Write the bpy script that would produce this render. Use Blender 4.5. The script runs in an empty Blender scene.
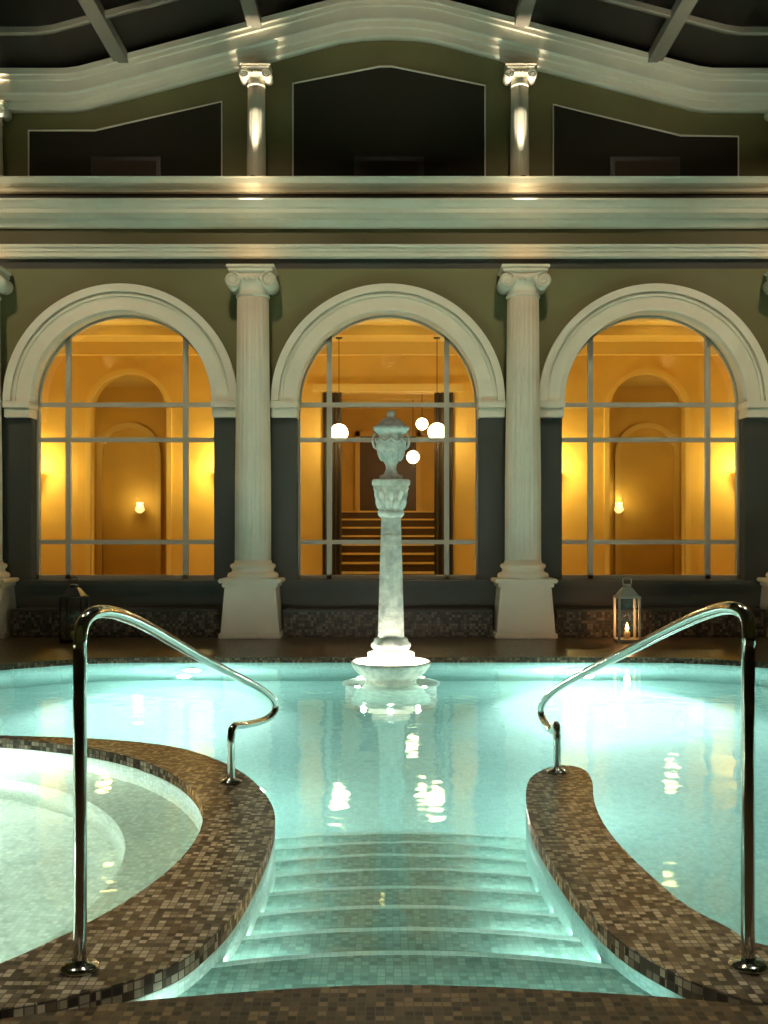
import bpy, bmesh, math, random
from mathutils import Vector, Matrix
random.seed(4)
F=980.0; CX=388.0; CY=533.0; H=1.24
def PX(px,Y): return (px-CX)*Y/F
def PZ(py,Y): return H-(py-CY)*Y/F
def G(px,py,z=0.0):
    Y=F*(H-z)/(py-CY); return ((px-CX)*Y/F, Y)
S=bpy.context.scene
COL=S.collection
S.view_settings.view_transform='Standard'
# ---------------------------------------------------------------- materials
def mat(name,col,rough=.5,metal=0,emit=None,es=0,noise=0,nscale=8,bump=0,spec=.5):
    m=bpy.data.materials.new(name); m.use_nodes=True
    nt=m.node_tree; b=nt.nodes['Principled BSDF']
    b.inputs['Base Color'].default_value=(*col,1); b.inputs['Roughness'].default_value=rough
    b.inputs['Metallic'].default_value=metal; b.inputs['Specular IOR Level'].default_value=spec
    if emit: 
        b.inputs['Emission Color'].default_value=(*emit,1); b.inputs['Emission Strength'].default_value=es
    if noise or bump:
        g=nt.nodes.new('ShaderNodeNewGeometry')
        n=nt.nodes.new('ShaderNodeTexNoise'); n.inputs['Scale'].default_value=nscale; n.inputs['Detail'].default_value=5
        nt.links.new(g.outputs['Position'],n.inputs['Vector'])
        if noise:
            r=nt.nodes.new('ShaderNodeValToRGB')
            r.color_ramp.elements[0].position=.3; r.color_ramp.elements[1].position=.7
            r.color_ramp.elements[0].color=(*[c*(1-noise) for c in col],1)
            r.color_ramp.elements[1].color=(*[min(1,c*(1+noise)) for c in col],1)
            nt.links.new(n.outputs['Fac'],r.inputs['Fac']); nt.links.new(r.outputs['Color'],b.inputs['Base Color'])
        if bump:
            bp=nt.nodes.new('ShaderNodeBump'); bp.inputs['Strength'].default_value=bump; bp.inputs['Distance'].default_value=.02
            nt.links.new(n.outputs['Fac'],bp.inputs['Height']); nt.links.new(bp.outputs['Normal'],b.inputs['Normal'])
    return m
def mosaic(name,pal,pal2=None,zsplit=-0.058,t=.025,rough=.3,grout=(.10,.09,.07),grout2=(.40,.53,.49)):
    m=bpy.data.materials.new(name); m.use_nodes=True; nt=m.node_tree; N=nt.nodes; L=nt.links
    b=N['Principled BSDF']; b.inputs['Roughness'].default_value=rough
    g=N.new('ShaderNodeNewGeometry')
    sc=N.new('ShaderNodeVectorMath'); sc.operation='MULTIPLY_ADD'
    sc.inputs[1].default_value=(1/t,)*3; sc.inputs[2].default_value=(.37,.41,.37)
    L.new(g.outputs['Position'],sc.inputs[0])
    fl=N.new('ShaderNodeVectorMath'); fl.operation='FLOOR'; L.new(sc.outputs[0],fl.inputs[0])
    fr=N.new('ShaderNodeVectorMath'); fr.operation='FRACTION'; L.new(sc.outputs[0],fr.inputs[0])
    wn=N.new('ShaderNodeTexWhiteNoise'); wn.noise_dimensions='3D'; L.new(fl.outputs[0],wn.inputs['Vector'])
    def ramp(p):
        r=N.new('ShaderNodeValToRGB'); r.color_ramp.interpolation='CONSTANT'
        e=r.color_ramp.elements
        while len(e)<len(p): e.new(.5)
        for i,c in enumerate(p):
            e[i].position=i/len(p); e[i].color=(*c,1)
        L.new(wn.outputs['Value'],r.inputs['Fac']); return r.outputs['Color']
    sf=N.new('ShaderNodeSeparateXYZ'); L.new(fr.outputs[0],sf.inputs[0])
    an=N.new('ShaderNodeVectorMath'); an.operation='ABSOLUTE'; L.new(g.outputs['True Normal'],an.inputs[0])
    sn=N.new('ShaderNodeSeparateXYZ'); L.new(an.outputs[0],sn.inputs[0])
    last=None
    for i in range(3):
        a=N.new('ShaderNodeMath'); a.operation='LESS_THAN'; a.inputs[1].default_value=.13; L.new(sf.outputs[i],a.inputs[0])
        c=N.new('ShaderNodeMath'); c.operation='LESS_THAN'; c.inputs[1].default_value=.7; L.new(sn.outputs[i],c.inputs[0])
        d=N.new('ShaderNodeMath'); d.operation='MULTIPLY'; L.new(a.outputs[0],d.inputs[0]); L.new(c.outputs[0],d.inputs[1])
        if last is None: last=d.outputs[0]
        else:
            e=N.new('ShaderNodeMath'); e.operation='MAXIMUM'; L.new(last,e.inputs[0]); L.new(d.outputs[0],e.inputs[1]); last=e.outputs[0]
    def withgrout(col,gc):
        mx=N.new('ShaderNodeMix'); mx.data_type='RGBA'
        L.new(last,mx.inputs['Factor']); L.new(col,mx.inputs['A']); mx.inputs['B'].default_value=(*gc,1)
        return mx.outputs['Result']
    c1=withgrout(ramp(pal),grout)
    if pal2:
        c2=withgrout(ramp(pal2),grout2)
        sp=N.new('ShaderNodeSeparateXYZ'); L.new(g.outputs['Position'],sp.inputs[0])
        lt=N.new('ShaderNodeMath'); lt.operation='LESS_THAN'; lt.inputs[1].default_value=zsplit; L.new(sp.outputs[2],lt.inputs[0])
        mx=N.new('ShaderNodeMix'); mx.data_type='RGBA'
        L.new(lt.outputs[0],mx.inputs['Factor']); L.new(c1,mx.inputs['A']); L.new(c2,mx.inputs['B']); c1=mx.outputs['Result']
    L.new(c1,b.inputs['Base Color'])
    return m
BROWN=[(.40,.35,.24),(.15,.12,.08),(.60,.55,.42),(.04,.035,.025),(.24,.21,.15),(.52,.48,.37),(.07,.06,.045),(.32,.29,.22),(.10,.085,.06)]
DECK=[(.13,.085,.045),(.06,.04,.022),(.24,.18,.10),(.02,.016,.01),(.085,.06,.035)]
PALE=[(.43,.62,.57),(.40,.57,.53),(.47,.66,.61),(.42,.60,.55),(.45,.64,.59),(.37,.54,.50)]
TUBP=[(.70,.76,.68),(.60,.67,.59),(.78,.82,.74),(.65,.71,.63),(.54,.60,.52)]
STEPP=[(.27,.39,.34),(.21,.31,.27),(.33,.45,.39),(.25,.36,.32),(.17,.25,.21)]
M_rib=mosaic('mosaic_coping',BROWN,PALE)
M_deck=mosaic('mosaic_deck',DECK,PALE)
M_floor=mosaic('mosaic_pool',PALE,grout=(.40,.53,.49))
M_tub=mosaic('mosaic_tub',TUBP,grout=(.56,.62,.54))
M_ribt=mosaic('mosaic_tub_coping',BROWN,TUBP,grout2=(.56,.62,.54))
M_step=mosaic('mosaic_step',STEPP,grout=(.20,.28,.24))
M_nose=mosaic('mosaic_nosing',[(.70,.80,.74),(.62,.74,.68),(.76,.84,.8)],grout=(.57,.67,.62))
M_peb=mosaic('mosaic_ledge',[(.10,.07,.045),(.05,.035,.022),(.17,.13,.08),(.02,.016,.01)],t=.035,rough=.6,grout=(.05,.04,.03))
M_white=mat('white_stucco',(.83,.74,.58),.55,noise=.05,nscale=3)
M_olive=mat('olive_paint',(.17,.145,.05),.6,noise=.12,nscale=1.5)
M_dark=mat('dark_green_paint',(.055,.050,.035),.6,noise=.1,nscale=2)
M_panel=mat('panel_dark',(.032,.027,.017),.8,spec=.1)
M_glassdk=mat('roof_glass',(.007,.006,.004),.3,spec=.25)
M_beam=mat('beam_paint',(.30,.26,.20),.5)
M_chrome=mat('chrome',(.75,.72,.66),.10,metal=1)
M_stone=mat('carved_stone',(.78,.72,.62),.6,noise=.28,nscale=14,bump=.5)
M_blk=mat('dark_metal',(.05,.045,.04),.4,metal=.6)
M_frame=mat('window_frame_paint',(.42,.38,.30),.45)
M_yel=mat('yellow_plaster',(.80,.53,.12),.7,noise=.12,nscale=1.2)
M_yel2=mat('cream_plaster',(.84,.61,.18),.6)
M_wood=mat('dark_wood',(.10,.05,.02),.4)
M_curt=mat('curtain_fabric',(.05,.032,.015),.8)
M_int=mat('interior_floor',(.35,.2,.08),.25)
M_globe=mat('globe_lamp',(1,.9,.7),.3,emit=(1,.80,.48),es=22)
M_scon=mat('sconce_glass',(1,.85,.5),.4,emit=(1,.74,.25),es=2.0)
M_candle=mat('candle_flame',(1,.8,.5),.5,emit=(1,.5,.15),es=20)
M_wax=mat('candle_wax',(.8,.7,.5),.5)
M_poolg=mat('pool_lamp_glass',(.9,1,1),.3,emit=(.6,1,.95),es=12)
M_bowl=mat('lit_bowl',(.9,.85,.7),.4,emit=(1,.93,.72),es=1.5)
def glassmat():
    m=bpy.data.materials.new('window_glass'); m.use_nodes=True; nt=m.node_tree; nt.nodes.clear()
    o=nt.nodes.new('ShaderNodeOutputMaterial'); t=nt.nodes.new('ShaderNodeBsdfTransparent'); g=nt.nodes.new('ShaderNodeBsdfGlossy')
    g.inputs['Roughness'].default_value=.02; t.inputs['Color'].default_value=(.95,.95,.92,1)
    mx=nt.nodes.new('ShaderNodeMixShader'); mx.inputs[0].default_value=.08
    nt.links.new(t.outputs[0],mx.inputs[1]); nt.links.new(g.outputs[0],mx.inputs[2]); nt.links.new(mx.outputs[0],o.inputs[0]); return m
M_glass=glassmat()
def watermat():
    m=bpy.data.materials.new('water'); m.use_nodes=True; nt=m.node_tree; nt.nodes.clear(); N=nt.nodes
    o=N.new('ShaderNodeOutputMaterial'); r=N.new('ShaderNodeBsdfGlass'); r.inputs['IOR'].default_value=1.34
    r.inputs['Roughness'].default_value=0.05; r.inputs['Color'].default_value=(.86,1,.975,1)
    g=N.new('ShaderNodeNewGeometry'); n=N.new('ShaderNodeTexNoise'); n.inputs['Scale'].default_value=3.2; n.inputs['Detail'].default_value=2
    nt.links.new(g.outputs['Position'],n.inputs['Vector'])
    b=N.new('ShaderNodeBump'); b.inputs['Strength'].default_value=.4; b.inputs['Distance'].default_value=.012
    nt.links.new(n.outputs['Fac'],b.inputs['Height']); nt.links.new(b.outputs[0],r.inputs['Normal'])
    nt.links.new(r.outputs[0],o.inputs[0]); return m
M_water=watermat()
# ---------------------------------------------------------------- mesh helpers
def addmesh(name,bm,m,smooth=False):
    me=bpy.data.meshes.new(name); bm.to_mesh(me); bm.free()
    if m: me.materials.append(m)
    if smooth:
        for p in me.polygons: p.use_smooth=True
    o=bpy.data.objects.new(name,me); COL.objects.link(o); return o
def box(name,x0,x1,y0,y1,z0,z1,m,bev=0):
    bm=bmesh.new(); bmesh.ops.create_cube(bm,size=1)
    for v in bm.verts:
        v.co=Vector(((x0+x1)/2+v.co.x*(x1-x0),(y0+y1)/2+v.co.y*(y1-y0),(z0+z1)/2+v.co.z*(z1-z0)))
    if bev: bmesh.ops.bevel(bm,geom=bm.edges[:],offset=bev,segments=2,affect='EDGES')
    return addmesh(name,bm,m)
def frustum(name,cx,cy,z0,z1,hx0,hy0,hx1,hy1,m,bev=0):
    bm=bmesh.new(); vs=[]
    for z,hx,hy in((z0,hx0,hy0),(z1,hx1,hy1)):
        for a,b in((-1,-1),(1,-1),(1,1),(-1,1)): vs.append(bm.verts.new((cx+a*hx,cy+b*hy,z)))
    bm.faces.new(vs[3::-1]); bm.faces.new(vs[4:])
    for i in range(4):
        j=(i+1)%4; bm.faces.new((vs[i],vs[j],vs[4+j],vs[4+i]))
    if bev: bmesh.ops.bevel(bm,geom=bm.edges[:],offset=bev,segments=2,affect='EDGES')
    return addmesh(name,bm,m)
def prism(name,loops,th,m,plane='XY',top=0.0):
    cu=bpy.data.curves.new(name,'CURVE'); cu.dimensions='2D'; cu.fill_mode='BOTH'; cu.extrude=th/2
    for lp in loops:
        sp=cu.splines.new('POLY'); sp.points.add(len(lp)-1)
        for i,p in enumerate(lp): sp.points[i].co=(p[0],p[1],0,1)
        sp.use_cyclic_u=True
    o=bpy.data.objects.new(name,cu); COL.objects.link(o)
    bpy.context.view_layer.update()
    me=bpy.data.meshes.new_from_object(o.evaluated_get(bpy.context.evaluated_depsgraph_get()))
    bpy.data.objects.remove(o)
    bm=bmesh.new(); bm.from_mesh(me); bmesh.ops.remove_doubles(bm,verts=bm.verts,dist=1e-5)
    for v in bm.verts:
        x,y,z=v.co
        v.co=(x,y,z+top-th/2) if plane=='XY' else (x,top+th/2+z,y)
    bmesh.ops.recalc_face_normals(bm,faces=bm.faces)
    return addmesh(name,bm,m)
def lathe(name,prof,m,loc=(0,0,0),seg=48,flute=0,fd=.0,smooth=True):
    bm=bmesh.new(); rings=[]
    for r,z in prof:
        ring=[]
        for i in range(seg):
            a=2*math.pi*i/seg
            rr=r*(1-fd*max(0,math.cos(flute*a))) if flute else r
            ring.append(bm.verts.new((loc[0]+rr*math.cos(a),loc[1]+rr*math.sin(a),loc[2]+z)))
        rings.append(ring)
    for a,b in zip(rings,rings[1:]):
        for i in range(seg):
            j=(i+1)%seg; bm.faces.new((a[i],a[j],b[j],b[i]))
    bm.faces.new(rings[0][::-1]); bm.faces.new(rings[-1])
    return addmesh(name,bm,m,smooth)
def profx(name,prof,x0,x1,m):
    bm=bmesh.new(); a=[bm.verts.new((x0,y,z)) for y,z in prof]; b=[bm.verts.new((x1,y,z)) for y,z in prof]
    n=len(prof)
    for i in range(n): bm.faces.new((a[i],a[(i+1)%n],b[(i+1)%n],b[i]))
    bm.faces.new(a[::-1]); bm.faces.new(b); bmesh.ops.recalc_face_normals(bm,faces=bm.faces)
    return addmesh(name,bm,m)
def catmull(pts,n=8,closed=False):
    out=[]; P=[Vector(p) for p in pts]; N=len(P)
    for i in range(N if closed else N-1):
        g=(lambda k:P[k%N]) if closed else (lambda k:P[max(0,min(N-1,k))])
        p0,p1,p2,p3=g(i-1),g(i),g(i+1),g(i+2)
        for k in range(n):
            t=k/n; out.append(.5*((2*p1)+(p2-p0)*t+(2*p0-5*p1+4*p2-p3)*t*t+(3*p1-p0-3*p2+p3)*t**3))
    if not closed: out.append(P[-1])
    return out
def tube(name,pts,r,m,closed=False,res=8):
    cu=bpy.data.curves.new(name,'CURVE'); cu.dimensions='3D'; cu.bevel_depth=r; cu.bevel_resolution=res//2; cu.use_fill_caps=True
    sp=cu.splines.new('POLY'); sp.points.add(len(pts)-1)
    for i,p in enumerate(pts): sp.points[i].co=(*p,1)
    sp.use_cyclic_u=closed
    o=bpy.data.objects.new(name,cu); COL.objects.link(o); bpy.context.view_layer.update()
    me=bpy.data.meshes.new_from_object(o.evaluated_get(bpy.context.evaluated_depsgraph_get()))
    bpy.data.objects.remove(o); me.materials.clear(); me.materials.append(m)
    for p in me.polygons: p.use_smooth=True
    o=bpy.data.objects.new(name,me); COL.objects.link(o); return o
def group(name,parts,loc=(0,0,0)):
    e=bpy.data.objects.new(name,None); COL.objects.link(e); e.location=loc
    bpy.context.view_layer.update()
    for p in parts:
        if p is None: continue
        p.parent=e; p.matrix_parent_inverse=e.matrix_world.inverted()
    return e
def light(name,kind,loc,power,col,radius=.1,target=None,angle=60,blend=.6,size=None):
    l=bpy.data.lights.new(name,kind); l.energy=power; l.color=col
    if kind=='AREA': l.shape='RECTANGLE'; l.size,l.size_y=size
    else: l.shadow_soft_size=radius
    if kind=='SPOT': l.spot_size=math.radians(angle); l.spot_blend=blend
    o=bpy.data.objects.new(name,l); COL.objects.link(o); o.location=loc
    if target is not None:
        d=Vector(target)-Vector(loc); o.rotation_euler=d.to_track_quat('-Z','Y').to_euler()
    return o
# ---------------------------------------------------------------- camera
cam=bpy.data.cameras.new('camera'); co=bpy.data.objects.new('camera',cam); COL.objects.link(co)
co.location=(0,0,H); co.rotation_euler=(math.radians(90),0,0)
cam.sensor_fit='VERTICAL'; cam.sensor_height=36; cam.sensor_width=27; cam.lens=36*F/1024
cam.shift_x=-4/1024; cam.shift_y=21/1024
S.camera=co
# ---------------------------------------------------------------- pool
WZ=-.06; FZ=-1.15
rimnear=[(-1.25,2.44),(-.99,2.50),(-.6,2.61),(0,2.69),(.6,2.64),(1.0,2.565),(1.5,2.45),(2.4,2.3),(4.4,2.3)]
hole=catmull([(a,b,0) for a,b in [(-5.1,4),(-4.9,2.6),(-4.2,1.7),(-2.9,1.45),(-2.0,1.75)]+rimnear+[(5.1,3.0),(5.3,5),(5.1,7.3),(4.5,8.6),(3.7,9.35),(2.9,9.75),(1.6,9.8),(0,9.8),(-1.6,9.8),(-2.6,9.78),(-3.2,9.57),(-3.9,9.0),(-4.6,8.0),(-5.1,6.5)]],6,True)
hole=[(p.x,p.y) for p in hole]
prism('floor',[[(-9,-4),(9,-4),(9,12.0),(-9,12.0)],hole],1.15,M_deck,'XY',0)
POOL=[]; TUB=[]
POOL.append(box('pool_bottom',-6,6,1,10.5,FZ-.1,FZ,M_floor))
rp=[G(768,1002),G(720,990),G(680,975),G(620,940),G(580,900),G(545,850),G(530,820),G(526,792),G(533,775),G(557,765),G(582,768),G(592,780),G(594,800),G(605,825),G(630,855),G(680,900),G(725,925),G(768,945)]
rp=[(3.4,2.1),(1.5,2.47)]+rp+[(1.5,2.84),(2.2,2.72),(3.4,2.62)]
rp=[(p.x,p.y) for p in catmull([(a,b,0) for a,b in rp],6,False)]
POOL.append(prism('coping',[rp],1.13,M_rib,'XY',-.002))
tcx,tcy,tr=-2.81,3.95,2.03
def ringpts(r): return [(tcx+r*math.cos(a),tcy+r*math.sin(a)) for a in [2*math.pi*i/96 for i in range(96)]]
lp=[G(0,735),G(90,738),G(150,743),G(190,750),G(230,765),G(256,783),G(274,810),G(270,842),G(243,898),G(212,935),G(170,965),G(100,988),G(0,1008)]
lp=[(-5.4,5.2),(-4.6,6.0),(-3.4,6.15)]+lp+[(-1.5,2.45),(-1.8,1.55),(-3.0,1.25),(-5.4,1.3)]
lp=[(p.x,p.y) for p in catmull([(a,b,0) for a,b in lp],6,True)]
TUB.append(prism('coping',[lp,ringpts(tr)],1.13,M_ribt,'XY',-.002))
TUB.append(prism('bench',[ringpts(tr+.02),ringpts(tr-.34)],.5,M_tub,'XY',-.40))
TUB.append(prism('bottom',[ringpts(tr+.01)],.3,M_tub,'XY',-.80))
nos=[(3.14,.10),(3.42,.20),(3.71,.30),(4.0,.40),(4.3,.50),(4.57,.60),(4.84,.70),(5.08,.80)]
R=2.0
CY_=(.72,1,.93)
for i,(yn,d) in enumerate(nos):
    w0=[1.2,.85,.78,.75,.75,.75,.8,.9][i]
    xs=[-w0+2*w0*k/32 for k in range(33)]
    xo=.06
    arc=lambda x,rr=R:yn-(rr-math.sqrt(rr*rr-(x-xo)**2))
    top=WZ-d
    yb=2.35 if i==0 else 2.45
    P=[(-w0,yb),(w0,yb)]+[(x,arc(x)) for x in xs[::-1]]
    POOL.append(prism('step_%d'%(i+1),[P],(top-FZ),M_step,'XY',top))
    Q=[(x,arc(x)+.004) for x in xs]+[(x,arc(x)-.026) for x in xs[::-1]]
    POOL.append(prism('nosing_%d'%(i+1),[Q],.03,M_nose,'XY',top+.003))
    for xx in(-.35,.42):
        yy=arc(xx)+.012
        POOL.append(light('step_fill_light','AREA',(xx,yy,top-.03),3.2,CY_,target=(xx,yy+.3,top-.12),size=(.6,.02)))  # added fill, hidden on the far riser face, to brighten the treads
for xx in(-.35,.42):
    POOL.append(light('step_fill_light','AREA',(xx,2.71,-.10),1.2,CY_,target=(xx,3.1,-.16),size=(.6,.02)))  # same added fill for the first tread, hidden behind the deck edge
bm=bmesh.new(); vs=[bm.verts.new(p) for p in((-5.5,1.2,WZ),(5.5,1.2,WZ),(5.5,10,WZ),(-5.5,10,WZ))]; bm.faces.new(vs)
POOL.append(addmesh('water',bm,M_water))
def pool_light(x,y,z,dirx,diry,power,dst,off=.2,col=(.76,1,.96),beam=0):
    bm=bmesh.new(); bmesh.ops.create_cone(bm,cap_ends=True,segments=32,radius1=.13,radius2=.11,depth=.05)
    d=Vector((dirx,diry,0)).normalized(); q=d.to_track_quat('Z','Y').to_matrix().to_4x4()
    bm.transform(Matrix.Translation((x,y,z))@q)
    dst.append(addmesh('lamp_housing',bm,M_chrome))
    bm=bmesh.new(); bmesh.ops.create_cone(bm,cap_ends=True,segments=32,radius1=.1,radius2=.09,depth=.03)
    bm.transform(Matrix.Translation(Vector((x,y,z))+d*.03)@q)
    dst.append(addmesh('lamp_lens',bm,M_poolg))
    dst.append(light('underwater_lamp','POINT',Vector((x,y,z))+d*off,power,col,.06))
    if beam:
        p=Vector((x,y,z))+d*.12
        dst.append(light('underwater_beam','SPOT',p,beam,(.90,1,.98),.06,p+d*.80+Vector((0,0,-.62)),84,1))
pool_light(-1.95,9.77,-.50,0,-1,100,POOL,.42,beam=2200)
pool_light(1.9,9.77,-.50,0,-1,100,POOL,.42,beam=2200)
pool_light(-4.6,7.9,-.5,1,-.4,36,POOL)  # side lamps from here are added to brighten the pool evenly
pool_light(4.9,7.6,-.5,-1,-.3,48,POOL)
pool_light(5.2,4.5,-.5,-1,0,88,POOL)
pool_light(-.9,5.42,-.75,.6,1,18,POOL,.25)  # added near-side lamps at the coping tips, brightening the water
pool_light(1.0,5.27,-.75,.2,1,18,POOL,.25)
TC=(.94,1,.90)
pool_light(-2.4,5.93,-.24,0,-1,46,TUB,.35,TC)
pool_light(-4.75,3.5,-.24,1,0,75,TUB,.3,TC)
pool_light(-2.2,2.05,-.24,-.2,1,85,TUB,.3,TC)
# ---------------------------------------------------------------- hand rails
def rail(base,pts,far):
    P=catmull(pts,7)
    t=tube('tube',P,.0195,M_chrome,res=12)
    fl=[]
    for (x,y) in(base,far):
        fl.append(lathe('flange',[(.055,0),(.055,.008),(.045,.016),(.022,.02),(.021,.03)],M_chrome,(x,y,-.002),32))
    group('handrail',[t]+fl,(base[0],base[1],0))
def P3(px,py,Y): return (PX(px,Y),Y,PZ(py,Y))
bl=G(80,968); fl_=G(231,782)
rail(bl,[(bl[0],bl[1],0),(bl[0],bl[1],.3),(bl[0],bl[1],.6),(bl[0],bl[1],.88),P3(80,640,2.79),P3(84,622,2.81),P3(97,612,2.88),P3(118,614,3.03),P3(150,628,3.35),P3(200,657,4.0),P3(240,678,4.75),P3(262,690,5.2),P3(273,700,5.36),P3(275,711,5.38),P3(264,720,5.28),P3(245,725,5.05),(fl_[0]+.01,fl_[1]+.03,.27),(fl_[0],fl_[1],.22),(fl_[0],fl_[1],.1),(fl_[0],fl_[1],0)],fl_)
br=G(748,966); fr_=G(557,772)
rail(br,[(br[0],br[1],0),(br[0],br[1],.3),(br[0],br[1],.6),(br[0],br[1],.88),P3(749,635,2.80),P3(746,616,2.82),P3(732,608,2.88),P3(710,612,3.05),P3(675,627,3.4),P3(620,655,4.1),P3(575,678,4.9),P3(553,692,5.4),P3(543,703,5.55),P3(541,714,5.58),P3(546,724,5.48),P3(552,731,5.3),(fr_[0],fr_[1]+.03,.24),(fr_[0],fr_[1],.19),(fr_[0],fr_[1],.1),(fr_[0],fr_[1],0)],fr_)
# ---------------------------------------------------------------- fountain pillar
fy=8.6; fx=PX(391,fy)
z=lambda py:PZ(py,fy)
parts=[]
parts.append(lathe('plinth',[(.40,FZ),(.40,-.20),(.43,-.18),(.43,-.14),(.40,-.12),(.25,-.12)],M_stone,(fx,fy,0)))
parts.append(lathe('basin',[(.22,-.13),(.22,-.04),(.25,-.02),(.30,.02),(.345,.08),(.35,.105),(.34,.12),(.32,.11),(.27,.07),(.15,.06)],M_stone,(fx,fy,0)))
parts.append(lathe('lit_bowl',[(.14,.06),(.17,.09),(.20,.14),(.205,.19),(.18,.20),(.12,.21)],M_bowl,(fx,fy,0)))
parts.append(lathe('foot',[(.12,.20),(.15,.22),(.175,.25),(.175,.27),(.15,.29),(.15,.31),(.12,.33),(.11,.34)],M_stone,(fx,fy,0)))
parts.append(frustum('shaft',fx,fy,.33,z(516),.115,.115,.085,.085,M_stone,.012))
parts.append(frustum('raised_panel',fx,fy-.105,.42,z(535),.06,.010,.045,.018,M_stone,.003))
parts.append(lathe('collar',[(.09,z(518)),(.115,z(515)),(.115,z(511)),(.095,z(508))],M_stone,(fx,fy,0),32))
parts.append(lathe('capital_core',[(.10,z(511)),(.12,z(502)),(.135,z(490)),(.145,z(484))],M_stone,(fx,fy,0),32))
parts.append(box('capital_abacus',fx-.165,fx+.165,fy-.165,fy+.165,z(486),z(480),M_stone,.01))
for ring,(pz,rr,hh) in enumerate(((504,.115,.09),(496,.13,.10))):
    for i in range(10):
        a=2*math.pi*(i+.5*ring)/10
        bm=bmesh.new(); bmesh.ops.create_uvsphere(bm,u_segments=10,v_segments=8,radius=1)
        bm.transform(Matrix.Translation((fx+rr*math.cos(a),fy+rr*math.sin(a),z(pz)))@Matrix.Rotation(a,4,'Z')@Matrix.Rotation(.25,4,'Y')@Matrix.Diagonal((.02,.027,hh*.55,1)))
        parts.append(addmesh('acanthus_leaf',bm,M_stone,True))
for a in range(4):
    an=math.pi/4+a*math.pi/2
    c=Vector((fx+.175*math.cos(an),fy+.175*math.sin(an),z(490)))
    pp=[]
    for q in range(30):
        t=q/29*4.2*math.pi; rr=.033*(1-q/34)
        pp.append(c+Vector((math.cos(an)*rr*math.cos(t),math.sin(an)*rr*math.cos(t),rr*math.sin(t))))
    parts.append(tube('volute',pp,.008,M_stone))
u=[(.10,480),(.10,476),(.06,474),(.045,469),(.05,465),(.07,461),(.105,456),(.13,449),(.135,442),(.115,438),(.105,435),(.14,432),(.16,430),(.16,427),(.13,426),(.11,423),(.085,420),(.045,418),(.03,417),(.04,415),(.035,412),(.01,410)]
parts.append(lathe('urn',[(r,z(p)) for r,p in u],M_stone,(fx,fy,0),40))
for i in range(12):
    a=2*math.pi*i/12
    bm=bmesh.new(); bmesh.ops.create_uvsphere(bm,u_segments=10,v_segments=8,radius=1)
    bm.transform(Matrix.Translation((fx+.10*math.cos(a),fy+.10*math.sin(a),z(456)))@Matrix.Rotation(a,4,'Z')@Matrix.Rotation(.4,4,'Y')@Matrix.Diagonal((.014,.02,.05,1)))
    parts.append(addmesh('gadroon',bm,M_stone,True))
for i in range(8):
    a=2*math.pi*i/8
    pp=[(fx+.128*math.cos(a+q/8*2*math.pi/8),fy+.128*math.sin(a+q/8*2*math.pi/8),z(439)-.03*math.sin(q/8*math.pi)) for q in range(9)]
    parts.append(tube('garland',pp,.012,M_stone))
for s in(-1,1):
    pp=catmull([(fx+s*.12,fy,z(449)),(fx+s*.15,fy,z(446)),(fx+s*.158,fy,z(438)),(fx+s*.13,fy,z(432))],6)
    parts.append(tube('handle',pp,.012,M_stone))
for a in range(6):
    a=a*math.pi/3+.5
    parts.append(light('basin_lamp','POINT',(fx+.27*math.cos(a),fy+.27*math.sin(a),.14),8.0,(1,.95,.82),.02))
for a in(0,1.57,3.14,4.71):
    parts.append(light('plinth_lamp','POINT',(fx+.40*math.cos(a+.78),fy+.40*math.sin(a+.78),-.09),4.0,(.9,1,.92),.02))
group('fountain_pillar',parts,(fx,fy,0))
# ---------------------------------------------------------------- back wall with arches
YW=12.0; A=1.625; ARX=[i*2*A for i in(-2,-1,0,1,2)]
spring=PZ(402,12.0); sill=PZ(579,12.2); ro=1.12
zt=PZ(190,11.95)
loops=[[(-9,0),(9,0),(9,zt),(-9,zt)]]
for ax in ARX:
    loops.append([(ax-ro,sill),(ax+ro,sill)]+[(ax+ro*math.cos(a),spring+ro*math.sin(a)) for a in [math.pi*i/40 for i in range(41)]])
wall=prism('wall_back',loops,.35,None,'XZ',YW)
m=bpy.data.materials.new('wall_paint_zones'); m.use_nodes=True; nt=m.node_tree; b=nt.nodes['Principled BSDF']; b.inputs['Roughness'].default_value=.55
g=nt.nodes.new('ShaderNodeNewGeometry'); sp=nt.nodes.new('ShaderNodeSeparateXYZ'); nt.links.new(g.outputs['Position'],sp.inputs[0])
mr=nt.nodes.new('ShaderNodeMapRange'); mr.inputs['From Min'].default_value=0; mr.inputs['From Max'].default_value=6; nt.links.new(sp.outputs[2],mr.inputs[0])
cr=nt.nodes.new('ShaderNodeValToRGB'); cr.color_ramp.interpolation='CONSTANT'; e=cr.color_ramp.elements
e[0].position=0; e[0].color=(.055,.049,.034,1); e[1].position=PZ(412,12)/6; e[1].color=(.19,.17,.06,1)
x=e.new(PZ(269,12)/6); x.color=(.035,.032,.022,1); x=e.new(PZ(250,12)/6); x.color=(.14,.115,.04,1)
nz=nt.nodes.new('ShaderNodeTexNoise'); nz.inputs['Scale'].default_value=1.3; nt.links.new(g.outputs['Position'],nz.inputs['Vector'])
mm=nt.nodes.new('ShaderNodeMix'); mm.data_type='RGBA'; mm.blend_type='MULTIPLY'; mm.inputs['Factor'].default_value=.35
nt.links.new(mr.outputs[0],cr.inputs[0]); nt.links.new(cr.outputs[0],mm.inputs['A']); nt.links.new(nz.outputs['Fac'],mm.inputs['B']); nt.links.new(mm.outputs['Result'],b.inputs['Base Color'])
wall.data.materials.append(m)
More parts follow.
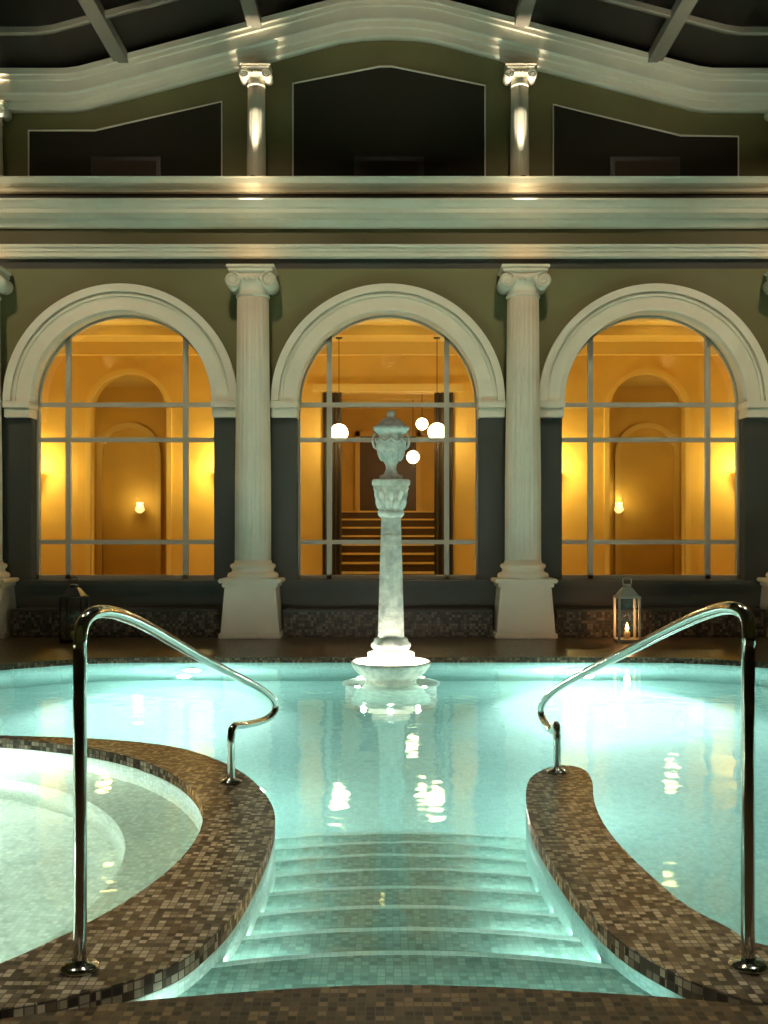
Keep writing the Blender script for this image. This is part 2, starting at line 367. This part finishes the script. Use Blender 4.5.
def arcring(ax,r0,r1,yf,yb,name,mm):
    N_=48; A1=[(ax+r1*math.cos(math.pi*i/N_),spring+r1*math.sin(math.pi*i/N_)) for i in range(N_+1)]
    A0=[(ax+r0*math.cos(math.pi*i/N_),spring+r0*math.sin(math.pi*i/N_)) for i in range(N_,-1,-1)]
    return prism(name,[A1+A0],yb-yf,mm,'XZ',yf)
for ai,ax in enumerate(ARX):
    parts=[arcring(ax,1.11,1.41,11.93,12.1,'band',M_white),arcring(ax,1.33,1.42,11.87,11.95,'outer_mould',M_white),
           arcring(ax,1.28,1.305,11.905,11.95,'bead',M_white),arcring(ax,1.105,1.16,11.90,12.3,'inner_mould',M_white)]
    for s in(-1,1):
        xa=ax+s*1.10; xb=ax+s*1.43
        x0,x1=min(xa,xb),max(xa,xb)
        parts.append(box('impost_upper',x0,x1,11.87,12.3,PZ(408,11.9),PZ(401,11.9),M_white,.006))
        parts.append(box('impost_lower',x0+.01,x1-.01,11.91,12.29,PZ(417,11.9),PZ(408,11.9),M_white,.006))
    group('trim_%d'%(ai+10),parts,(ax,12,spring))
    yg=12.22; wp=[]
    fw=.032
    def hw(zz): return ro if zz<=spring else math.sqrt(max(0,ro*ro-(zz-spring)**2))
    for dx in(-.73,.73):
        zt_=spring+math.sqrt(ro*ro-dx*dx)
        wp.append(box('mullion',ax+dx-fw,ax+dx+fw,yg-.03,yg+.03,sill,zt_,M_frame))
    for py in(405,440,542):
        zz=PZ(py,yg); h_=hw(zz); wp.append(box('transom',ax-h_,ax+h_,yg-.028,yg+.028,zz-.027,zz+.027,M_frame))
    wp.append(arcring(ax,ro-.04,ro+.01,yg-.03,yg+.03,'arch_frame',M_frame))
    for s in(-1,1): wp.append(box('jamb',ax+s*ro-.03,ax+s*ro+.03,yg-.03,yg+.03,sill,spring,M_frame))
    wp.append(box('bottom_rail',ax-ro,ax+ro,yg-.03,yg+.03,sill,sill+.05,M_frame))
    lp=[(ax-ro,sill),(ax+ro,sill)]+[(ax+ro*math.cos(a),spring+ro*math.sin(a)) for a in [math.pi*i/40 for i in range(41)]]
    wp.append(prism('glass',[lp],.008,M_glass,'XZ',yg-.004))
    group('window_%d'%(ai+1),wp,(ax,yg,sill))
    box('trim_sill_%d'%(ai+1),ax-1.2,ax+1.2,11.9,12.3,sill-.06,sill-.001,M_dark,.008)
for i in range(-3,3):
    x0=max(-9,i*2*A+A+.38); x1=min(9,(i+1)*2*A+A-.38)
    box('trim_ledge',x0,x1,11.66,12.0,0,.30,M_peb,.01)
    box('trim_ledge_cap',x0,x1,11.64,12.0,.30,.33,M_dark,.006)
X0,X1=-9,9
def stack(name,segs,yb,m):
    return profx(name,[(yb,segs[0][1])]+segs+[(yb,segs[-1][1])],X0,X1,m)
za,zb=PZ(256,11.88),PZ(244,11.82)
stack('trim_architrave',[(11.90,za),(11.90,za+.05),(11.87,za+.055),(11.87,za+.09),(11.83,za+.10),(11.82,zb)],12.1,M_white)
za,zb=PZ(225,11.85),PZ(198,11.6); h_=zb-za
stack('trim_cornice',[(11.93,za),(11.90,za+h_*.15),(11.86,za+h_*.25),(11.86,za+h_*.35),(11.70,za+h_*.42),(11.70,za+h_*.62),(11.67,za+h_*.66),(11.64,za+h_*.8),(11.60,za+h_*.92),(11.60,zb)],12.2,M_white)
CORZ=(za+zb)/2+.05
za=PZ(188,11.7); zb=PZ(176,11.65); LED=zb
box('wall_parapet',-9,9,11.9,12.4,PZ(199,11.9),za+.01,M_dark)  # dark colour stands in for the shadow band below the cap
stack('trim_parapet_cap',[(11.82,za),(11.80,za+.05),(11.70,za+.06),(11.68,za+.11),(11.65,zb)],12.4,M_white)
def ionic(name,cx,cy,z0,z1,rb,rt,wb,ped=None,fl=20):
    P=[]; hcap=wb*1.08
    zc=z1-hcap
    zs=z0
    if ped:
        zp=ped
        P.append(frustum('pedestal_foot',cx,cy,z0,z0+.06,.37,.31,.365,.305,M_white,.008))
        P.append(frustum('pedestal_body',cx,cy,z0+.06,zp-.10,.345,.29,.30,.27,M_white,.008))
        P.append(box('pedestal_cap_low',cx-.33,cx+.33,cy-.28,cy+.19,zp-.10,zp-.05,M_white,.01))
        P.append(box('pedestal_cap',cx-.37,cx+.37,cy-.31,cy+.19,zp-.05,zp,M_white,.012))
        zs=zp
    b=rb
    P.append(lathe('base',[(b*1.35,zs),(b*1.42,zs+b*.12),(b*1.35,zs+b*.28),(b*1.18,zs+b*.34),(b*1.13,zs+b*.48),(b*1.2,zs+b*.56),(b*1.27,zs+b*.66),(b*1.2,zs+b*.78),(b*1.05,zs+b*.82),(b,zs+b*1.0)],M_white,(cx,cy,0),48))
    P.append(lathe('shaft',[(b,zs+b*.95),(b*.99,zs+(zc-zs)*.35),(rt+(b-rt)*.3,zs+(zc-zs)*.7),(rt,zc+.02)],M_white,(cx,cy,0),160,fl,.035,True))
    P.append(lathe('necking',[(rt,zc-.05),(rt*1.08,zc-.035),(rt*1.08,zc-.02),(rt,zc-.005),(rt*1.02,zc+hcap*.3),(rt*1.25,zc+hcap*.5),(rt*1.3,zc+hcap*.6)],M_white,(cx,cy,0),48))
    vr=hcap*.30; vz=zc+hcap*.42; vx=wb*.74
    P.append(box('volute_band',cx-vx,cx+vx,cy-rt*1.15,cy+rt*.85,vz+vr*.35,vz+vr,M_white,.008))
    P.append(box('abacus',cx-wb*.92,cx+wb*.92,cy-rt*1.3,cy+rt*.9,vz+vr,z1-hcap*.12,M_white,.01))
    P.append(box('abacus_top',cx-wb,cx+wb,cy-rt*1.38,cy+rt*.9,z1-hcap*.12,z1,M_white,.008))
    for s in(-1,1):
        bm=bmesh.new(); bmesh.ops.create_cone(bm,cap_ends=True,segments=32,radius1=vr,radius2=vr,depth=rt*2.0)
        bm.transform(Matrix.Translation((cx+s*vx,cy-rt*.15,vz))@Matrix.Rotation(math.pi/2,4,'X')); P.append(addmesh('volute_roll',bm,M_white,True))
        pp=[]
        for q in range(60):
            t=q/59*4.6*math.pi+math.pi/2; rr=vr*(1-q/64)
            pp.append((cx+s*vx+s*rr*math.cos(t),cy-rt*1.17,vz+rr*math.sin(t)))
        P.append(tube('volute_spiral',pp,vr*.12,M_white,res=6))
    for q in range(5):
        bm=bmesh.new(); bmesh.ops.create_uvsphere(bm,u_segments=10,v_segments=8,radius=1)
        bm.transform(Matrix.Translation((cx+(q-2)*wb*.2,cy-rt*1.17,vz+vr*.2))@Matrix.Diagonal((wb*.08,wb*.08,hcap*.10,1)))
        P.append(addmesh('egg',bm,M_white,True))
    group(name,P,(cx,cy,z0))
yc=11.8
for i in(-5,-3,-1,1,3,5):
    ionic('ionic_column',i*A,yc,0,PZ(265,yc-.2),.218,.19,.285,PZ(578,yc))
    ionic('gable_column',i*A,12.1,LED,PZ(68,12.1) if abs(i)==1 else PZ(104,12.1),.118,.105,.19,None,12)
# gable
YG=12.1
prof=[(-60,108),(70,108),(84,106),(340,38),(362,35),(388,34),(414,35),(436,38),(694,106),(708,108),(840,108)]
GP=[(-9,PZ(108,YG))]+[(PX(a,YG),PZ(b,YG)) for a,b in prof]+[(9,PZ(108,YG))]
def rz(x):
    for (a,b),(c,d) in zip(GP,GP[1:]):
        if a<=x<=c: return b+(d-b)*(x-a)/(c-a)
    return GP[0][1]
def gband(name,o0,o1,y0,y1,m):
    return prism(name,[[(x,zz+o0) for x,zz in GP]+[(x,zz+o1) for x,zz in GP[::-1]]],y1-y0,m,'XZ',y0)
prism('wall_gable',[[(9,LED-.3),(-9,LED-.3)]+[(x,zz+.45) for x,zz in GP]],.2,M_olive,'XZ',12.26)
group('trim_raking_cornice',[gband('fillet',0,.09,12.12,12.3,M_white),gband('bed',.08,.15,12.06,12.3,M_white),gband('corona',.14,.29,11.98,12.3,M_white),gband('cyma',.28,.335,11.94,12.3,M_white),gband('cap',.33,.40,11.90,12.3,M_white)])
TH=.42
prism('ceiling',[[(x,zz+TH) for x,zz in GP]+[(x,zz+TH+.1) for x,zz in GP[::-1]]],16.4,M_glassdk,'XZ',-4)
parts=[]
for i in(-5,-4,-3,-2,-1,1,2,3,4,5):
    x=i*A; zz=rz(x)+TH
    parts.append(box('rafter',x-.085,x+.085,-4,11.95,zz-.10,zz+.02,M_beam))
yy=10.95
while yy>-3.5:
    parts.append(gband('purlin',TH-.07,TH-.01,yy,yy+.08,M_beam)); yy-=.8
group('ceiling_beams',parts,(0,4,6))
def panel(pts,nm):
    yp=12.24; P=[(PX(a,12.25),PZ(b,12.25)) for a,b in pts]
    a=prism('field',[P],.03,M_panel,'XZ',yp)
    b=tube('bead',[(x,yp-.005,zz) for x,zz in P],.013,M_white,True,4)
    xs=[p[0] for p in pts]; cx=(min(xs)+max(xs))/2
    w=PX(cx+35,12.2)-PX(cx,12.2); c=PX(cx,12.2); z0=LED+.02; z1=PZ(156,12.2)
    q=[box('shutter_frame',c-w,c+w,yp-.03,yp,z0,z1,M_blk,.005),box('shutter_leaf',c-w+.06,c+w-.06,yp-.045,yp-.02,z0,z1-.06,M_curt,.004)]
    group(nm,[a,b]+q,(c,yp,z0))
panel([(293,182),(293,84),(380,67),(392,67),(485,86),(485,182)],'trim_gable_panel')
panel([(29,182),(29,131),(95,131),(222,102),(222,182)],'trim_gable_panel')
panel([(553,182),(553,105),(680,136),(738,137),(738,182)],'trim_gable_panel')
box('wall_left',-9.2,-9,-4,12.5,-.1,7.2,M_olive); box('wall_right',9,9.2,-4,12.5,-.1,7.2,M_olive); box('wall_rear',-9.2,9.2,-4.2,-4,-.1,8.2,M_olive)
# ---------------------------------------------------------------- interior behind windows
YB=15.7; IZ=.45; IC=PZ(343,YB)
box('floor_corridor',-9,9,12.35,22,IZ-.1,IZ,M_int)
box('ceiling_corridor',-9,9,12.35,YB+.1,IC,IC+.1,M_yel2)
hw_=1.05; LZ=PZ(392,YB)
lpw=[[(-9,IZ),(-hw_,IZ),(-hw_,LZ),(hw_,LZ),(hw_,IZ),(9,IZ),(9,IC),(-9,IC)]]
NX=(-4.15,4.15,-7.4,7.4); nzc=PZ(412,YB); nr=.62
for cx in NX:
    lpw.append([(cx+nr,IZ+.02)]+[(cx+nr*math.cos(math.pi*i/24),nzc+nr*math.sin(math.pi*i/24)) for i in range(25)]+[(cx-nr,IZ+.02)])
prism('wall_corridor',lpw,.25,M_yel,'XZ',YB)
def archtrim(cx,zc,r0,r1,y):
    A1=[(cx+r1,IZ)]+[(cx+r1*math.cos(math.pi*i/24),zc+r1*math.sin(math.pi*i/24)) for i in range(25)]+[(cx-r1,IZ)]
    A0=[(cx-r0,IZ)]+[(cx+r0*math.cos(math.pi*i/24),zc+r0*math.sin(math.pi*i/24)) for i in range(24,-1,-1)]+[(cx+r0,IZ)]
    prism('trim_corridor_arch',[A1+A0],.08,M_yel2,'XZ',y)
for s in(-1,1):
    xa,xb=(1.6,9) if s>0 else (-9,-1.6)
    box('wall_side_room',xa,xb,18.4,18.5,IZ,IC,M_yel)
    box('ceiling_side_room',xa,xb,YB+.2,18.5,IC-.3,IC-.2,M_yel2)
    archtrim(s*4.85,PZ(455,18.4),.5,.6,18.32)
for cx in NX: archtrim(cx,nzc,nr-.01,nr+.07,YB-.04)
box('wall_corridor_end',-9.1,-9,12.35,18.5,IZ,IC,M_yel); box('wall_corridor_end',9,9.1,12.35,18.5,IZ,IC,M_yel)
for s in(-1,1):
    box('wall_hall',s*1.5-.05,s*1.5+.05,YB+.25,21,IZ,4.1,M_yel)
box('ceiling_hall',-1.6,1.6,YB+.15,21,3.95,4.05,M_yel2)
for yy in(17,18.3,19.6): box('trim_hall_beam',-1.45,1.45,yy,yy+.15,3.75,3.95,M_yel2)
for yy in(13.3,14.4): box('trim_corridor_beam',-9,9,yy,yy+.12,IC-.14,IC,M_yel2)
box('wall_hall_end',-1.6,1.6,21,21.1,IZ,4.1,M_yel)
parts=[]
for i in range(8):
    zt_=IZ+.15*(i+1); y0=YB+.3+.3*i
    parts.append(box('riser',-1.03,1.03,y0,20.8 if i==7 else y0+.35,IZ,zt_-.03,M_wood))
    parts.append(box('tread',-1.03,1.03,y0-.03,20.8 if i==7 else y0+.3,zt_-.03,zt_,M_yel2))
for s in(-1,1):
    parts.append(tube('banister',[(s*.98,YB+.3,IZ+1.0),(s*.98,YB+2.7,IZ+2.2)],.03,M_wood))
    for i in range(9): parts.append(tube('baluster',[(s*.98,YB+.35+.3*i,IZ+.1),(s*.98,YB+.35+.3*i,IZ+1.03+.15*i)],.012,M_blk))
group('staircase',parts,(0,YB,IZ))
parts=[box('leaf',-.6,.6,20.92,20.98,1.66,3.3,M_wood,.01),box('meeting_stile',-.02,.02,20.9,20.93,1.66,3.3,M_yel2)]
parts+= [box('casing',a,b,20.88,20.99,c,d,M_yel2) for a,b,c,d in((-.70,-.60,1.66,3.4),(.60,.70,1.66,3.4),(-.70,.70,3.3,3.4))]
group('door_1',parts,(0,21,1.66))
def curtain(x0,x1,y):
    bm=bmesh.new(); N_=40; a=[];b=[]
    for i in range(N_+1):
        t=i/N_; x=x0+(x1-x0)*t; yy=y+.03*math.sin(t*math.pi*8)
        a.append(bm.verts.new((x,yy,IZ+.02))); b.append(bm.verts.new((x,yy,LZ-.02)))
    for i in range(N_): bm.faces.new((a[i],a[i+1],b[i+1],b[i]))
    addmesh('curtain',bm,M_curt,True)
curtain(-1.04,-.74,YB-.06); curtain(.74,1.04,YB-.06)
box('trim_corridor_cornice',-9,9,YB-.1,YB,IC-.2,IC,M_yel2)
box('trim_corridor_lintel',-1.2,1.2,YB-.08,YB,LZ,LZ+.12,M_yel2)
IL=(1,.76,.29)
def globe(px,py,Y,r,power):
    X,Z=PX(px,Y),PZ(py,Y)
    bm=bmesh.new(); bmesh.ops.create_uvsphere(bm,u_segments=24,v_segments=16,radius=r); bm.transform(Matrix.Translation((X,Y,Z)))
    a=addmesh('globe',bm,M_globe,True)
    top=IC if Y<YB else 3.95
    b=tube('stem',[(X,Y,Z+r),(X,Y,top)],.006,M_blk)
    c=lathe('ceiling_rose',[(.05,top-.03),(.06,top)],M_blk,(X,Y,0),16)
    l=light('bulb','POINT',(X,Y,Z-r-.05),power,IL,.05)
    group('pendant_globe_lamp',[a,b,c,l],(X,Y,Z))
globe(339,433,15.2,.14,7); globe(437,432,15.2,.14,7); globe(422,424,16.6,.10,5); globe(413,457,18.8,.12,6)
def sconce(X,Z,Y=YB,r=.12,power=60):
    a=lathe('shade',[(.03,-.1),(.09,-.04),(r,.06),(r+.01,.1),(r-.01,.1)],M_scon,(X,Y-.15,Z),24)
    b=box('bracket',X-.03,X+.03,Y-.12,Y,Z-.08,Z-.02,M_blk)
    l=light('bulb','POINT',(X,Y-.34,Z+.12),power,IL,.08)
    group('wall_sconce',[a,b,l],(X,Y,Z))
for X in(-5.66,-2.64,2.64,5.66,-8.5,8.5): sconce(X,PZ(478,YB),power=64)
for X in(-4.62,4.30): sconce(X,PZ(508,18.4),18.4,.06,6)
for X in(-4,0,4): light('corridor_lamp','POINT',(X,14,3.7),7,IL,.1)
for X in(-5,5): light('side_room_lamp','POINT',(X,17.2,2.9),12,IL,.1)
# ---------------------------------------------------------------- candle lanterns
def lantern(X,Y,lit):
    P=[]; w=.115; mm=M_frame if lit else M_blk
    P.append(box('base',X-w-.01,X+w+.01,Y-w-.01,Y+w+.01,.0,.04,mm,.006))
    for a in(-1,1):
        for b in(-1,1): P.append(box('post',X+a*w-.012,X+a*w+.012,Y+b*w-.012,Y+b*w+.012,.04,.5,mm))
    P.append(box('top_plate',X-w-.015,X+w+.015,Y-w-.015,Y+w+.015,.5,.525,mm,.005))
    P.append(frustum('roof',X,Y,.525,.62,w,w,.05,.05,mm,.004))
    P.append(lathe('chimney',[(.045,.62),(.05,.65),(.02,.66)],mm,(X,Y,0),16))
    P.append(tube('ring_handle',[(X+.05*math.cos(t),Y,.69+.05*math.sin(t)) for t in [2*math.pi*i/20 for i in range(20)]],.006,mm,True,4))
    P.append(box('glass_front',X-w,X+w,Y-w-.002,Y-w+.002,.04,.5,M_glass))
    P.append(lathe('candle',[(.035,.04),(.035,.12),(.01,.125)],M_wax,(X,Y,0),20))
    if lit:
        P.append(lathe('flame',[(.004,.125),(.022,.15),(.016,.18),(.002,.22)],M_candle,(X,Y,0),12))
        P.append(light('candle_light','POINT',(X,Y,.3),4,(1,.5,.18),.03))
    group('candle_lantern',P,(X,Y,0))
lantern(PX(627,11.15),11.15,True); lantern(PX(74,11.15),11.15,False)
# ---------------------------------------------------------------- lamps
W=(1,.82,.55)
for i in(-3,-1,1,3):
    X=i*A
    bm_=lathe('can',[(.04,LED),(.04,LED+.05),(.03,LED+.055)],M_blk,(X,11.80,0),20)
    l=light('beam','SPOT',(X,11.86,LED+.06),240,(1,.90,.70),.015,(X,11.99,LED+1.5),26,1)
    group('column_uplight',[bm_,l],(X,11.80,LED))
    l=light('beam','SPOT',(X,11.1,rz(X)+.22),2600,(1,.90,.70),.015,(X,11.64,CORZ),9,1)
    c=lathe('can',[(.04,rz(X)+.24),(.05,rz(X)+.26),(.05,rz(X)+.32)],M_blk,(X,11.1,0),20)
    group('column_downlight',[c,l],(X,11.1,rz(X)+.3))
for X in(-5,-1.7,1.7,5):
    light('fill_spot','SPOT',(X,7.5,rz(X)+.1),390,W,.12,(X,12,3.4),58,1)  # added unseen spots, a general wash for the back wall
for X in(-3.2,0,3.2):
    light('fill_spot','SPOT',(X,9.5,rz(X)-.5),42,(1,.86,.64),.12,(X,12,rz(X)+.1),75,1)  # added unseen spots warming the gable and raking cornice
for X in(-4.2,0,4.2):
    light('fill_spot','SPOT',(X*.8,4.5,rz(X)+.1),400,(1,.86,.64),.12,(X*.55,3.5,0),50,.9)  # added unseen fill for the foreground coping and deck
light('fill_spot','SPOT',(0,2.0,6.6),300,(1,.92,.76),.12,(0,8.6,1.2),18,.8)  # added unseen spot brightening the fountain pillar from above
w=bpy.data.worlds.new('world'); S.world=w; w.use_nodes=True
w.node_tree.nodes['Background'].inputs[0].default_value=(.02,.02,.025,1)
tub=group('hot_tub',TUB,(tcx,tcy,0)); group('swimming_pool',POOL,(0,6,0))
